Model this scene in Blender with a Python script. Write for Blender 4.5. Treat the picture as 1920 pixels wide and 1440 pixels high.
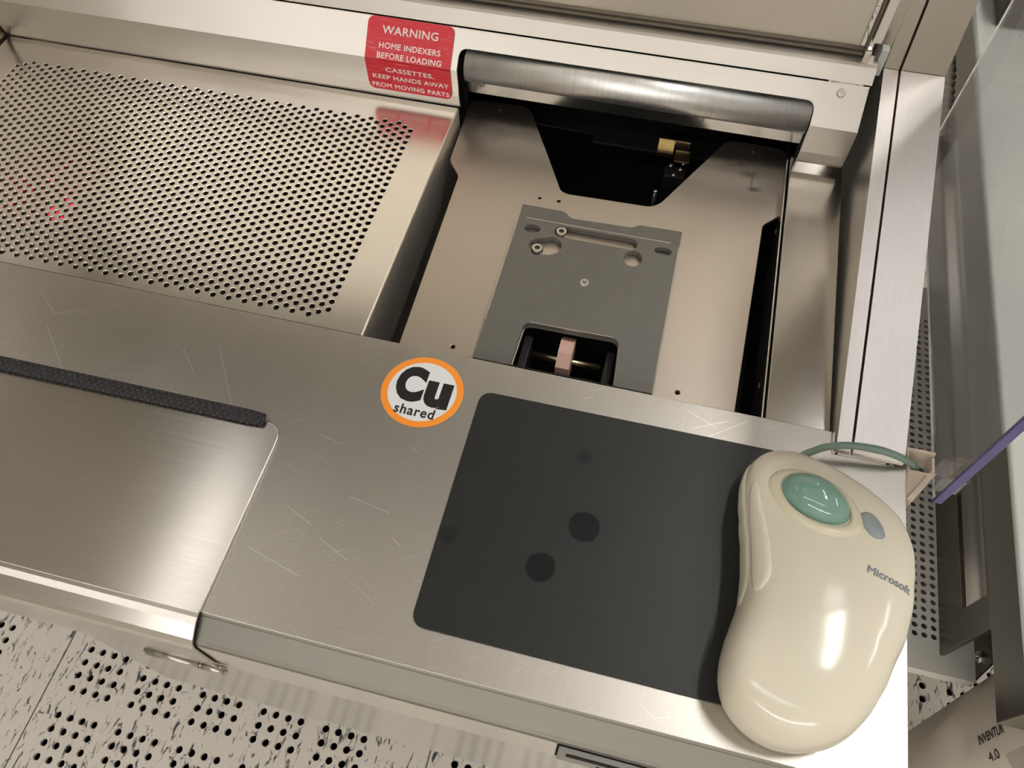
import bpy, bmesh, math, random
from mathutils import Vector, Matrix
from mathutils.bvhtree import BVHTree

# ---------------------------------------------------------------- clearing
for o in list(bpy.data.objects):
    bpy.data.objects.remove(o)
SC = bpy.context.scene
COL = SC.collection
ZD = 900.0            # deck top above the raised floor, mm
S = 0.001             # every number below is in millimetres, z = 0 on the deck top
random.seed(7)

# ---------------------------------------------------------------- camera
R = [[0.9700322077582799, 0.24273449261755928, -0.010838911628634828],
     [0.20142084010255373, -0.828279241340989, -0.5228605392798132],
     [-0.13589393321255658, 0.5050083805812452, -0.8523493265432487]]
cam = bpy.data.cameras.new('camera')
camo = bpy.data.objects.new('camera', cam)
COL.objects.link(camo)
M = Matrix.Identity(4)
for i in range(3):
    M[i][0] = R[0][i]; M[i][1] = -R[1][i]; M[i][2] = -R[2][i]
M[0][3], M[1][3], M[2][3] = 0.0, 0.0, (420 + ZD) * S
camo.matrix_world = M
cam.sensor_width = 36.0
cam.lens = 1494.97 / 1920 * 36.0
cam.clip_start = 0.01
SC.camera = camo

# ---------------------------------------------------------------- world, lights, exposure
SC.view_settings.view_transform = 'Standard'
SC.view_settings.look = 'None'
SC.view_settings.gamma = 1.0
SC.view_settings.exposure = 0.0
SC.view_settings.use_curve_mapping = False
W = bpy.data.worlds.new('world'); SC.world = W
W.use_nodes = True
W.node_tree.nodes['Background'].inputs[0].default_value = (0.75, 0.8, 0.85, 1)
W.node_tree.nodes['Background'].inputs[1].default_value = 0.5
LAMP_E = 1.45          # overall brightness of the fluorescent ceiling lamps
LAMPS = [(720, 780, 26, 'Y'), (-1080, 700, 2.6, 'Y'), (-1350, -950, 7, 'X'), (-100, -950, 4.5, 'X'), (-1300, -2700, 26, 'X'), (0, -2700, 26, 'X'), (1300, -2700, 26, 'X'),  # far front row is added for floor fill and the roller bar's highlight
         (650, 2900, 6, 'Y'), (-1050, 2700, 6, 'Y'), (2350, 800, 16, 'Y'), (-2750, 700, 6, 'Y')]   # x, y, brightness, direction


# ================================================================ helpers
def srgb(r, g, b):
    f = lambda c: (c / 255 / 12.92) if c / 255 <= 0.04045 else ((c / 255 + 0.055) / 1.055) ** 2.4
    return (f(r), f(g), f(b), 1)


WLOC = {}


class MB:
    """collects vertices (mm) and faces of one mesh"""
    def __init__(s):
        s.v = []; s.f = []; s.sm = []

    def add(s, vs, fs, smooth=False):
        n = len(s.v)
        s.v += [tuple(v) for v in vs]
        for f in fs:
            s.f.append([n + i for i in f]); s.sm.append(smooth)
        return s

    def box(s, x0, x1, y0, y1, z0, z1, bev=0.0, seg=2):
        bm = bmesh.new()
        bmesh.ops.create_cube(bm, size=1)
        for v in bm.verts:
            v.co = Vector(((x0 + x1) / 2 + v.co.x * (x1 - x0), (y0 + y1) / 2 + v.co.y * (y1 - y0), (z0 + z1) / 2 + v.co.z * (z1 - z0)))
        if bev:
            bmesh.ops.bevel(bm, geom=list(bm.edges), offset=bev, segments=seg, profile=0.5, affect='EDGES')
        return s.bm(bm)

    def bm(s, bm, smooth=False, fn=None):
        bm.verts.index_update()
        vs = [fn(v.co) if fn else tuple(v.co) for v in bm.verts]
        s.add(vs, [[v.index for v in f.verts] for f in bm.faces], smooth)
        bm.free()
        return s

    def sweep_x(s, prof, x0, x1, x0b=None, x1b=None, closed=True, smooth=False):
        """closed (y,z) profile pushed along X; x0b/x1b: x as function of y"""
        n = len(prof)
        f0 = x0b or (lambda y, z: x0); f1 = x1b or (lambda y, z: x1)
        vs = [(f0(y, z), y, z) for y, z in prof] + [(f1(y, z), y, z) for y, z in prof]
        fs = [[i, (i + 1) % n, n + (i + 1) % n, n + i] for i in range(n if closed else n - 1)]
        if closed:
            fs += [list(range(n))[::-1], list(range(n, 2 * n))]
        return s.add(vs, fs, smooth)

    def strip(s, prof, x0, x1, t=1.5, smooth=False):
        """open (y,z) profile as a folded sheet of thickness t (thickens to its right-hand side)"""
        off = []
        n = len(prof)
        for i in range(n):
            a = Vector(prof[max(i - 1, 0)]); b = Vector(prof[min(i + 1, n - 1)])
            d = (b - a).normalized()
            off.append((prof[i][0] + d.y * t, prof[i][1] - d.x * t))
        return s.sweep_x(list(prof) + off[::-1], x0, x1, smooth=smooth)

    def plate(s, outline, holes=(), z0=0, z1=1, bev=0.0, fn=None):
        """flat plate with holes; outline in 2D, thickness z0..z1; fn maps (u,v,w)"""
        cu = bpy.data.curves.new('tmp', 'CURVE'); cu.dimensions = '2D'; cu.fill_mode = 'BOTH'
        for pts in [outline] + list(holes):
            sp = cu.splines.new('POLY'); sp.points.add(len(pts) - 1)
            for p, q in zip(sp.points, pts):
                p.co = (q[0], q[1], 0, 1)
            sp.use_cyclic_u = True
        cu.extrude = max((z1 - z0) / 2 - bev, 0.0001)
        cu.bevel_depth = bev; cu.bevel_resolution = 1; cu.offset = -bev
        ob = bpy.data.objects.new('tmp', cu); COL.objects.link(ob)
        me = bpy.data.meshes.new_from_object(ob.evaluated_get(bpy.context.evaluated_depsgraph_get()))
        zc = (z0 + z1) / 2
        vs = [(v.co.x, v.co.y, v.co.z + zc) for v in me.vertices]
        if fn:
            vs = [fn(*v) for v in vs]
        s.add(vs, [list(p.vertices) for p in me.polygons])
        bpy.data.objects.remove(ob); bpy.data.curves.remove(cu); bpy.data.meshes.remove(me)
        return s

    def cyl(s, a, b, r, n=24, r2=None, caps=True, smooth=True):
        a = Vector(a); b = Vector(b); k = (b - a).normalized()
        u = k.orthogonal().normalized(); w = k.cross(u)
        r2 = r if r2 is None else r2
        vs = []
        for P, rr in ((a, r), (b, r2)):
            for i in range(n):
                t = 2 * math.pi * i / n
                vs.append(P + u * math.cos(t) * rr + w * math.sin(t) * rr)
        s.add(vs, [[i, (i + 1) % n, n + (i + 1) % n, n + i] for i in range(n)], smooth)
        if caps:
            s.add(vs, [list(range(n))[::-1], list(range(n, 2 * n))])
        return s

    def tube(s, pts, r, n=12, closed=False):
        P = [Vector(p) for p in pts]
        vs = []; u = None
        for i, p in enumerate(P):
            d = (P[min(i + 1, len(P) - 1)] - P[max(i - 1, 0)]).normalized()
            if u is None:
                u = d.orthogonal().normalized()
            u = (u - d * u.dot(d)).normalized(); w = d.cross(u)
            rr = r(i / (len(P) - 1)) if callable(r) else r
            for k in range(n):
                t = 2 * math.pi * k / n
                vs.append(p + u * math.cos(t) * rr + w * math.sin(t) * rr)
        fs = [[i * n + k, i * n + (k + 1) % n, (i + 1) * n + (k + 1) % n, (i + 1) * n + k] for i in range(len(P) - 1) for k in range(n)]
        s.add(vs, fs, True)
        s.add(vs, [list(range(n))[::-1], list(range((len(P) - 1) * n, len(P) * n))])
        return s

    def ball(s, c, rx, ry, rz, n=32, m=20, zmin=-1.0, rot=0.0):
        vs = []; ca, sa = math.cos(rot), math.sin(rot)
        t0 = math.acos(zmin)
        vs.append((c[0], c[1], c[2] + rz))
        for j in range(1, m + 1):
            t = t0 * j / m
            for i in range(n):
                p = 2 * math.pi * i / n
                x, y = rx * math.sin(t) * math.cos(p), ry * math.sin(t) * math.sin(p)
                vs.append((c[0] + x * ca - y * sa, c[1] + x * sa + y * ca, c[2] + rz * math.cos(t)))
        fs = [[0, 1 + i, 1 + (i + 1) % n] for i in range(n)]
        for j in range(m - 1):
            for i in range(n):
                fs.append([1 + j * n + i, 1 + (j + 1) * n + i, 1 + (j + 1) * n + (i + 1) % n, 1 + j * n + (i + 1) % n])
        return s.add(vs, fs, True)

    def build(s, name, mat, parent=None, recalc=True):
        xs = [v[0] for v in s.v]; ys = [v[1] for v in s.v]; zs = [v[2] for v in s.v]
        o0 = Vector(((min(xs) + max(xs)) / 2, (min(ys) + max(ys)) / 2, min(zs)))
        me = bpy.data.meshes.new(name)
        me.from_pydata([((v[0] - o0.x) * S, (v[1] - o0.y) * S, (v[2] - o0.z) * S) for v in s.v], [], s.f)
        me.polygons.foreach_set('use_smooth', s.sm)
        if recalc:
            bm = bmesh.new(); bm.from_mesh(me)
            bmesh.ops.remove_doubles(bm, verts=bm.verts, dist=1e-6)
            bmesh.ops.recalc_face_normals(bm, faces=bm.faces)
            bm.to_mesh(me); bm.free()
        me.update()
        me.materials.append(mat)
        ob = bpy.data.objects.new(name, me); COL.objects.link(ob)
        w = Vector((o0.x, o0.y, o0.z + ZD)) * S
        WLOC[ob] = w
        if parent:
            ob.parent = parent; ob.location = w - WLOC[parent]
        else:
            ob.location = w
        return ob


def thing(name, label, cat, loc, group=None):
    o = bpy.data.objects.new(name, None); COL.objects.link(o)
    o.empty_display_size = 0.02
    w = Vector((loc[0], loc[1], loc[2] + ZD)) * S
    o.location = w; WLOC[o] = w
    return tag(o, label, cat, group)


def tag(o, label, cat, group=None):
    o['label'] = label; o['category'] = cat
    if group: o['group'] = group
    return o


def struct(o):
    o['kind'] = 'structure'
    return o


def rrect(x0, x1, y0, y1, r, n=6):
    rs = r if isinstance(r, (tuple, list)) else (r, r, r, r)   # corners: x0y0, x1y0, x1y1, x0y1
    pts = []
    for (cx, cy, sx, sy, a), rr in zip(((x0, y0, 1, 1, 180), (x1, y0, -1, 1, 270), (x1, y1, -1, -1, 0), (x0, y1, 1, -1, 90)), rs):
        if rr <= 0:
            pts.append((cx, cy)); continue
        for i in range(n + 1):
            t = math.radians(a + 90 * i / n)
            pts.append((cx + sx * rr + rr * math.cos(t), cy + sy * rr + rr * math.sin(t)))
    return pts


def fillet(pts, r, n=5):
    """round the corners of a polygon; r single value or list"""
    out = []
    N = len(pts)
    for i in range(N):
        p = Vector(pts[i]); a = Vector(pts[i - 1]); b = Vector(pts[(i + 1) % N])
        rr = r[i] if isinstance(r, (list, tuple)) else r
        if rr <= 0:
            out.append(tuple(p)); continue
        d1 = (a - p); d2 = (b - p)
        l = min(rr, d1.length * 0.45, d2.length * 0.45)
        p1 = p + d1.normalized() * l; p2 = p + d2.normalized() * l
        for k in range(n + 1):
            t = k / n
            out.append(tuple(p1 * (1 - t) ** 2 + p * 2 * t * (1 - t) + p2 * t * t))
    return out


def oval(cx, cy, rx, ry, n=24, rot=0):
    c, s_ = math.cos(rot), math.sin(rot)
    return [(cx + rx * math.cos(2 * math.pi * i / n) * c - ry * math.sin(2 * math.pi * i / n) * s_,
             cy + rx * math.cos(2 * math.pi * i / n) * s_ + ry * math.sin(2 * math.pi * i / n) * c) for i in range(n)]


def text_mesh(mb, txt, width, height, fn, bold=0.0, shear=0.0, spacing=1.0, sub=0, fit=False, fat=0.0):
    """fill lettering scaled to width x cap height (mm); fn maps (u,v) in mm, u from 0..width"""
    cu = bpy.data.curves.new('tmp', 'FONT'); cu.body = txt; cu.size = 1; cu.offset = bold
    cu.space_character = spacing; cu.shear = shear; cu.resolution_u = 4
    ob = bpy.data.objects.new('tmp', cu); COL.objects.link(ob)
    me = bpy.data.meshes.new_from_object(ob.evaluated_get(bpy.context.evaluated_depsgraph_get()))
    bm = bmesh.new(); bm.from_mesh(me)
    if sub:
        bmesh.ops.triangulate(bm, faces=bm.faces)
        for _ in range(sub):
            bmesh.ops.subdivide_edges(bm, edges=bm.edges, cuts=1)
    xs = [v.co.x for v in bm.verts]; x0, x1 = min(xs), max(xs)
    kx = width / (x1 - x0); ky = height / 0.729; yo = 0.0
    if fit:
        ys = [v.co.y for v in bm.verts]; yo = min(ys); ky = height / (max(ys) - yo)
    for i, (du, dv) in enumerate([(0, 0)] if not fat else [(-fat, 0), (fat, 0), (0, fat), (0, -fat)]):     # thicker strokes
        mb.bm(bm.copy(), fn=lambda co: fn((co.x - x0) * kx + du, (co.y - yo) * ky + dv, 0.02 * i))
    bm.free()
    bpy.data.objects.remove(ob); bpy.data.curves.remove(cu); bpy.data.meshes.remove(me)


def perforated(mb, cells, dx, p, hole, seg=12, z=0.0, depth=1.5, rim=0.0, square=False):
    """cells: list of (cx, cy) rectangle centres (dx by p), each with a round hole of radius `hole`"""
    hx, hy = dx / 2, p / 2
    base = []
    for i in range(seg):
        t = 2 * math.pi * (i + 0.5) / seg
        c, s_ = math.cos(t), math.sin(t)
        k = min(hx / abs(c) if abs(c) > 1e-9 else 1e9, hy / abs(s_) if abs(s_) > 1e-9 else 1e9)
        base.append((c, s_, c * k, s_ * k))
    corners = [(hx, hy), (-hx, hy), (-hx, -hy), (hx, -hy)]
    # after which index does each corner come
    ci = {}
    for cx, cy in corners:
        a = math.atan2(cy, cx) % (2 * math.pi)
        i = int((a / (2 * math.pi) * seg) - 0.5) % seg
        ci[i] = (cx, cy)
    for X, Y in cells:
        vs = []
        for c, s_, ox, oy in base:
            vs.append((X + ox, Y + oy, z))
        for c, s_, ox, oy in base:
            vs.append((X + c * (hole + rim), Y + s_ * (hole + rim), z))
        for c, s_, ox, oy in base:
            vs.append((X + c * hole, Y + s_ * hole, z - rim * 0.8))
        for c, s_, ox, oy in base:
            vs.append((X + c * hole, Y + s_ * hole, z - depth))
        fs = []
        for i in range(seg):
            j = (i + 1) % seg
            if i in ci:
                vs.append((X + ci[i][0], Y + ci[i][1], z))
                fs.append([i, len(vs) - 1, j, seg + j, seg + i])
            else:
                fs.append([i, j, seg + j, seg + i])
            if rim:
                fs.append([seg + i, seg + j, 2 * seg + j, 2 * seg + i])
            else:
                pass
            fs.append([2 * seg + i, 2 * seg + j, 3 * seg + j, 3 * seg + i])
        mb.add(vs, fs)


# ================================================================ materials
def nodes(name):
    m = bpy.data.materials.new(name); m.use_nodes = True
    nt = m.node_tree
    return m, nt, nt.nodes['Principled BSDF']


def N(nt, t, **kw):
    n = nt.nodes.new(t)
    for k, v in kw.items():
        setattr(n, k, v)
    return n


def plain(name, col, rough=0.5, metal=0.0, spec=0.5, coat=0.0, bump=0.0, bscale=400, var=0.0, vscale=60):
    m, nt, b = nodes(name)
    b.inputs['Base Color'].default_value = col
    b.inputs['Roughness'].default_value = rough
    b.inputs['Metallic'].default_value = metal
    b.inputs['Specular IOR Level'].default_value = spec
    b.inputs['Coat Weight'].default_value = coat
    tc = N(nt, 'ShaderNodeTexCoord')
    if var:
        n = N(nt, 'ShaderNodeTexNoise'); n.inputs['Scale'].default_value = vscale; n.inputs['Detail'].default_value = 4
        nt.links.new(tc.outputs['Object'], n.inputs['Vector'])
        mx = N(nt, 'ShaderNodeMix', data_type='RGBA')
        mx.inputs[6].default_value = tuple(c * (1 - var) for c in col[:3]) + (1,)
        mx.inputs[7].default_value = tuple(min(c * (1 + var), 1) for c in col[:3]) + (1,)
        nt.links.new(n.outputs['Fac'], mx.inputs[0]); nt.links.new(mx.outputs[2], b.inputs['Base Color'])
    if bump:
        n = N(nt, 'ShaderNodeTexNoise'); n.inputs['Scale'].default_value = bscale
        nt.links.new(tc.outputs['Object'], n.inputs['Vector'])
        bp = N(nt, 'ShaderNodeBump'); bp.inputs['Strength'].default_value = bump; bp.inputs['Distance'].default_value = 0.001
        nt.links.new(n.outputs['Fac'], bp.inputs['Height']); nt.links.new(bp.outputs[0], b.inputs['Normal'])
    return m


def steel(name, col=(0.60, 0.575, 0.54), rough=0.26, axis='X', aniso=0.5, streak=0.10, scratch=0.0, fine=900, bump=0.06, blot=0.02, cvar=0.5):
    """brushed stainless steel, brush lines along `axis`"""
    m, nt, b = nodes(name)
    L = nt.links.new
    b.inputs['Metallic'].default_value = 1.0
    b.inputs['Anisotropic'].default_value = aniso
    tv = N(nt, 'ShaderNodeCombineXYZ')
    for i, a in enumerate('XYZ'):
        tv.inputs[i].default_value = {'X': (0, 1, 1), 'Y': (0.9, 0, 0.35), 'Z': (0.9, 0.35, 0)}.get(axis, (1, 0, 0))[i]   # highlights stretch across the brush lines
    L(tv.outputs[0], b.inputs['Tangent'])
    tc = N(nt, 'ShaderNodeTexCoord')
    mp = N(nt, 'ShaderNodeMapping')
    mp.inputs['Scale'].default_value = tuple((14 if a in axis else fine) for a in 'XYZ')
    L(tc.outputs['Object'], mp.inputs['Vector'])
    n = N(nt, 'ShaderNodeTexNoise'); n.inputs['Scale'].default_value = 1.0; n.inputs['Detail'].default_value = 3
    L(mp.outputs[0], n.inputs['Vector'])
    nb = N(nt, 'ShaderNodeTexNoise'); nb.inputs['Scale'].default_value = 9.0; nb.inputs['Detail'].default_value = 3
    L(tc.outputs['Object'], nb.inputs['Vector'])
    # roughness = rough + streak*(n-.5) + blot*(nb-.5)
    m1 = N(nt, 'ShaderNodeMath', operation='MULTIPLY_ADD'); m1.inputs[1].default_value = streak * 2; m1.inputs[2].default_value = rough - streak
    L(n.outputs['Fac'], m1.inputs[0])
    m2 = N(nt, 'ShaderNodeMath', operation='MULTIPLY_ADD'); m2.inputs[1].default_value = blot * 2
    L(nb.outputs['Fac'], m2.inputs[0])
    m3 = N(nt, 'ShaderNodeMath', operation='ADD'); m3.inputs[1].default_value = -blot
    L(m1.outputs[0], m3.inputs[0]); L(m3.outputs[0], m2.inputs[2])
    rgh = m2.outputs[0]
    # colour variation
    cr = N(nt, 'ShaderNodeMix', data_type='RGBA')
    cr.inputs[6].default_value = tuple(c * (1 - streak * cvar) for c in col) + (1,)
    cr.inputs[7].default_value = tuple(min(1, c * (1 + streak * cvar)) for c in col) + (1,)
    L(n.outputs['Fac'], cr.inputs[0])
    colr = cr.outputs[2]
    if scratch:
        acc = None
        for ang, sc, off in ((0.5, 26, 0.0), (-0.25, 20, 3.1), (-0.7, 30, 7.7), (2.6, 18, 5.2)):
            mr = N(nt, 'ShaderNodeMapping'); mr.inputs['Rotation'].default_value = (0, 0, ang)
            mr.inputs['Location'].default_value = (off, off * 0.7, 0)
            L(tc.outputs['Object'], mr.inputs['Vector'])
            ms = N(nt, 'ShaderNodeMapping'); ms.inputs['Scale'].default_value = (sc, 3600, 0)
            L(mr.outputs[0], ms.inputs['Vector'])
            # bend the lines a little
            q = N(nt, 'ShaderNodeTexNoise'); q.inputs['Scale'].default_value = 1.0; q.inputs['Detail'].default_value = 1
            L(ms.outputs[0], q.inputs['Vector'])
            g = N(nt, 'ShaderNodeMath', operation='GREATER_THAN'); g.inputs[1].default_value = 0.752
            L(q.outputs['Fac'], g.inputs[0])
            if acc is None: acc = g.outputs[0]
            else:
                mm = N(nt, 'ShaderNodeMath', operation='MAXIMUM'); L(acc, mm.inputs[0]); L(g.outputs[0], mm.inputs[1]); acc = mm.outputs[0]
        mm = N(nt, 'ShaderNodeMath', operation='MULTIPLY'); mm.inputs[1].default_value = scratch; L(acc, mm.inputs[0]); acc = mm.outputs[0]
        mr = N(nt, 'ShaderNodeMath', operation='MULTIPLY_ADD'); mr.inputs[1].default_value = 0.06
        L(acc, mr.inputs[0]); L(rgh, mr.inputs[2]); rgh = mr.outputs[0]
        c2 = N(nt, 'ShaderNodeMix', data_type='RGBA'); c2.inputs[7].default_value = (0.86, 0.84, 0.80, 1)
        L(acc, c2.inputs[0]); L(colr, c2.inputs[6]); colr = c2.outputs[2]
    L(rgh, b.inputs['Roughness']); L(colr, b.inputs['Base Color'])
    if bump:
        bp = N(nt, 'ShaderNodeBump'); bp.inputs['Strength'].default_value = bump; bp.inputs['Distance'].default_value = 0.0004
        L(n.outputs['Fac'], bp.inputs['Height']); L(bp.outputs[0], b.inputs['Normal'])
    return m


def emit(name, col, strength):
    m = bpy.data.materials.new(name); m.use_nodes = True
    nt = m.node_tree; nt.nodes.clear()
    e = N(nt, 'ShaderNodeEmission'); e.inputs[0].default_value = col; e.inputs[1].default_value = strength
    o = N(nt, 'ShaderNodeOutputMaterial'); nt.links.new(e.outputs[0], o.inputs[0])
    return m


MT = dict(
    deck=steel('deck_steel', (0.55, 0.525, 0.48), rough=0.345, axis='Y', aniso=0.4, scratch=1.0, streak=0.035, cvar=1.6, fine=700, bump=0.0),
    lid=steel('lid_steel', (0.60, 0.57, 0.53), rough=0.225, axis='X', aniso=0.75, streak=0.03, cvar=2.2, scratch=0.6, fine=600, bump=0.0),
    tray=steel('tray_steel', (0.78, 0.745, 0.69), rough=0.225, axis='X', aniso=0.2, streak=0.02, bump=0.0),
    wall=steel('splash_steel', (0.68, 0.65, 0.61), rough=0.335, axis='X', aniso=0.4, streak=0.03, cvar=1.2, bump=0.0),
    door=steel('door_steel', (0.90, 0.855, 0.77), rough=0.55, axis='Z', aniso=0.3, streak=0.03, bump=0.0),
    rail=steel('rail_steel', (0.68, 0.655, 0.635), rough=0.36, axis='Y', aniso=0.5, streak=0.05, cvar=1.6, bump=0.0, fine=500),
    post=steel('post_steel', (0.52, 0.475, 0.42), rough=0.38, axis='Z', aniso=0.3, streak=0.03, bump=0.0),
    sill=steel('sill_steel', (0.52, 0.49, 0.455), rough=0.42, axis='X', aniso=0.3, streak=0.03, bump=0.0),
    roll=steel('roll_steel', (0.84, 0.85, 0.85), rough=0.42, axis='YZ', aniso=0.0, streak=0.07, cvar=2.0, fine=500, bump=0.0),
    ledge=steel('ledge_steel', (0.46, 0.43, 0.39), rough=0.18, axis='Y', aniso=0.3, streak=0.03, bump=0.0),
    apron=steel('apron_steel', (0.66, 0.66, 0.65), rough=0.20, axis='X', aniso=0.6, streak=0.04, bump=0.0)
,
    alu=steel('platform_aluminium', (0.48, 0.425, 0.365), rough=0.40, axis='Y', aniso=0.2, streak=0.04, blot=0.05),
    side=steel('cabinet_steel', (0.20, 0.185, 0.16), rough=0.36, axis='Y', aniso=0.3, streak=0.03, bump=0.0),
    bright=steel('bright_steel', (0.72, 0.70, 0.67), rough=0.22, axis='Y', aniso=0.3, streak=0.03, bump=0.0),
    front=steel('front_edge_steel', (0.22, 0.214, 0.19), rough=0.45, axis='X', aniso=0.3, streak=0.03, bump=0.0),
    screw=plain('screw_steel', (0.50, 0.48, 0.45, 1), rough=0.25, metal=1.0),
    dark_hole=plain('dark_recess', (0.004, 0.004, 0.004, 1), rough=0.7, spec=0.1),  # near-black: painted shade of voids and slots, also the drive's dark window
    black=plain('black_anodised', (0.012, 0.012, 0.012, 1), rough=0.4, spec=0.3),
    grey_plate=plain('grey_coating', srgb(98, 96, 90), rough=0.42, spec=0.5, var=0.12, vscale=90),
    seal=None, pad=None,
)


def braided():
    m, nt, b = nodes('braided_seal')
    b.inputs['Base Color'].default_value = srgb(52, 51, 54); b.inputs['Roughness'].default_value = 0.75
    tc = N(nt, 'ShaderNodeTexCoord')
    hs = []
    for a in (0.7, -0.7):
        mp = N(nt, 'ShaderNodeMapping'); mp.inputs['Rotation'].default_value = (0, 0, a)
        nt.links.new(tc.outputs['Object'], mp.inputs['Vector'])
        w = N(nt, 'ShaderNodeTexWave'); w.inputs['Scale'].default_value = 95; w.inputs['Distortion'].default_value = 1.0
        w.inputs['Detail Scale'].default_value = 3
        nt.links.new(mp.outputs[0], w.inputs['Vector']); hs.append(w.outputs['Fac'])
    mu = N(nt, 'ShaderNodeMath', operation='MULTIPLY'); nt.links.new(hs[0], mu.inputs[0]); nt.links.new(hs[1], mu.inputs[1])
    bp = N(nt, 'ShaderNodeBump'); bp.inputs['Strength'].default_value = 1.0; bp.inputs['Distance'].default_value = 0.0025
    nt.links.new(mu.outputs[0], bp.inputs['Height']); nt.links.new(bp.outputs[0], b.inputs['Normal'])
    mx = N(nt, 'ShaderNodeMix', data_type='RGBA'); mx.inputs[6].default_value = srgb(38, 37, 40); mx.inputs[7].default_value = srgb(84, 83, 88)
    nt.links.new(mu.outputs[0], mx.inputs[0]); nt.links.new(mx.outputs[2], b.inputs['Base Color'])
    return m


def pad_material():
    m, nt, b = nodes('pad_surface')
    L = nt.links.new
    tc = N(nt, 'ShaderNodeTexCoord')
    n = N(nt, 'ShaderNodeTexNoise'); n.inputs['Scale'].default_value = 2500
    L(tc.outputs['Object'], n.inputs['Vector'])
    v = N(nt, 'ShaderNodeTexNoise'); v.inputs['Scale'].default_value = 45; v.inputs['Detail'].default_value = 5
    L(tc.outputs['Object'], v.inputs['Vector'])
    mx = N(nt, 'ShaderNodeMix', data_type='RGBA'); mx.inputs[6].default_value = srgb(28, 29, 30); mx.inputs[7].default_value = srgb(35, 36, 36)
    L(v.outputs['Fac'], mx.inputs[0])
    col = mx.outputs[2]; spec = None
    # round greasy spots (x, y, radius in metres from the pad centre)
    for px, py, r in ((-0.0200, 0.0015, 0.0088), (-0.0385, -0.0270, 0.0080), (-0.0920, -0.0215, 0.005), (-0.0283, 0.0435, 0.0045)):
        d = N(nt, 'ShaderNodeVectorMath', operation='DISTANCE'); d.inputs[1].default_value = (px, py, 0.001)
        L(tc.outputs['Object'], d.inputs[0])
        w = N(nt, 'ShaderNodeMath', operation='MULTIPLY_ADD'); w.inputs[1].default_value = 0.004; L(v.outputs['Fac'], w.inputs[0]); L(d.outputs['Value'], w.inputs[2])
        mr = N(nt, 'ShaderNodeMapRange'); mr.inputs[1].default_value = r + 0.0006 + 0.002; mr.inputs[2].default_value = r - 0.0004 + 0.002
        mr.inputs[4].default_value = 0.8 if r > 0.006 else 0.4
        L(w.outputs[0], mr.inputs[0])
        m2 = N(nt, 'ShaderNodeMix', data_type='RGBA'); m2.inputs[7].default_value = (0.008, 0.008, 0.009, 1)
        L(mr.outputs[0], m2.inputs[0]); L(col, m2.inputs[6]); col = m2.outputs[2]
        sp_ = N(nt, 'ShaderNodeMath', operation='MULTIPLY_ADD'); sp_.inputs[1].default_value = -0.3; L(mr.outputs[0], sp_.inputs[0])
        if spec is None: sp_.inputs[2].default_value = 0.4
        else: L(spec, sp_.inputs[2])
        spec = sp_.outputs[0]
    L(spec, b.inputs['Specular IOR Level'])
    L(col, b.inputs['Base Color'])
    b.inputs['Roughness'].default_value = 0.42
    bp = N(nt, 'ShaderNodeBump'); bp.inputs['Strength'].default_value = 0.25; bp.inputs['Distance'].default_value = 0.0003
    L(n.outputs['Fac'], bp.inputs['Height']); L(bp.outputs[0], b.inputs['Normal'])
    return m


def vinyl():
    """white vinyl tile with dark marbled flecks and thin seams"""
    m, nt, b = nodes('vinyl_tile')
    L = nt.links.new
    tc = N(nt, 'ShaderNodeTexCoord')
    geo = N(nt, 'ShaderNodeNewGeometry')
    mp = N(nt, 'ShaderNodeMapping'); mp.inputs['Scale'].default_value = (120, 42, 1); mp.inputs['Rotation'].default_value = (0, 0, 0.42)
    L(geo.outputs['Position'], mp.inputs['Vector'])
    n = N(nt, 'ShaderNodeTexNoise'); n.inputs['Scale'].default_value = 1.0; n.inputs['Detail'].default_value = 5; n.inputs['Roughness'].default_value = 0.62; n.inputs['Distortion'].default_value = 0.9
    L(mp.outputs[0], n.inputs['Vector'])
    r = N(nt, 'ShaderNodeValToRGB'); e = r.color_ramp.elements
    e[0].position = 0.34; e[0].color = srgb(60, 62, 62); e[1].position = 0.435; e[1].color = srgb(236, 230, 221)
    e.new(0.39).color = srgb(150, 148, 144)
    L(n.outputs['Fac'], r.inputs[0])
    sp = N(nt, 'ShaderNodeSeparateXYZ'); L(geo.outputs['Position'], sp.inputs[0])
    col = r.outputs[0]
    for ax, vals in (('X', (-0.790, -0.172, 0.44)), ('Y', (-0.12, 0.49))):
        for v in vals:
            d = N(nt, 'ShaderNodeMath', operation='COMPARE'); d.inputs[1].default_value = v; d.inputs[2].default_value = 0.0011
            L(sp.outputs[ax], d.inputs[0])
            mx = N(nt, 'ShaderNodeMix', data_type='RGBA'); mx.inputs[7].default_value = srgb(96, 92, 86)
            L(d.outputs[0], mx.inputs[0]); L(col, mx.inputs[6]); col = mx.outputs[2]
    L(col, b.inputs['Base Color'])
    b.inputs['Roughness'].default_value = 0.45
    return m


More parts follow.
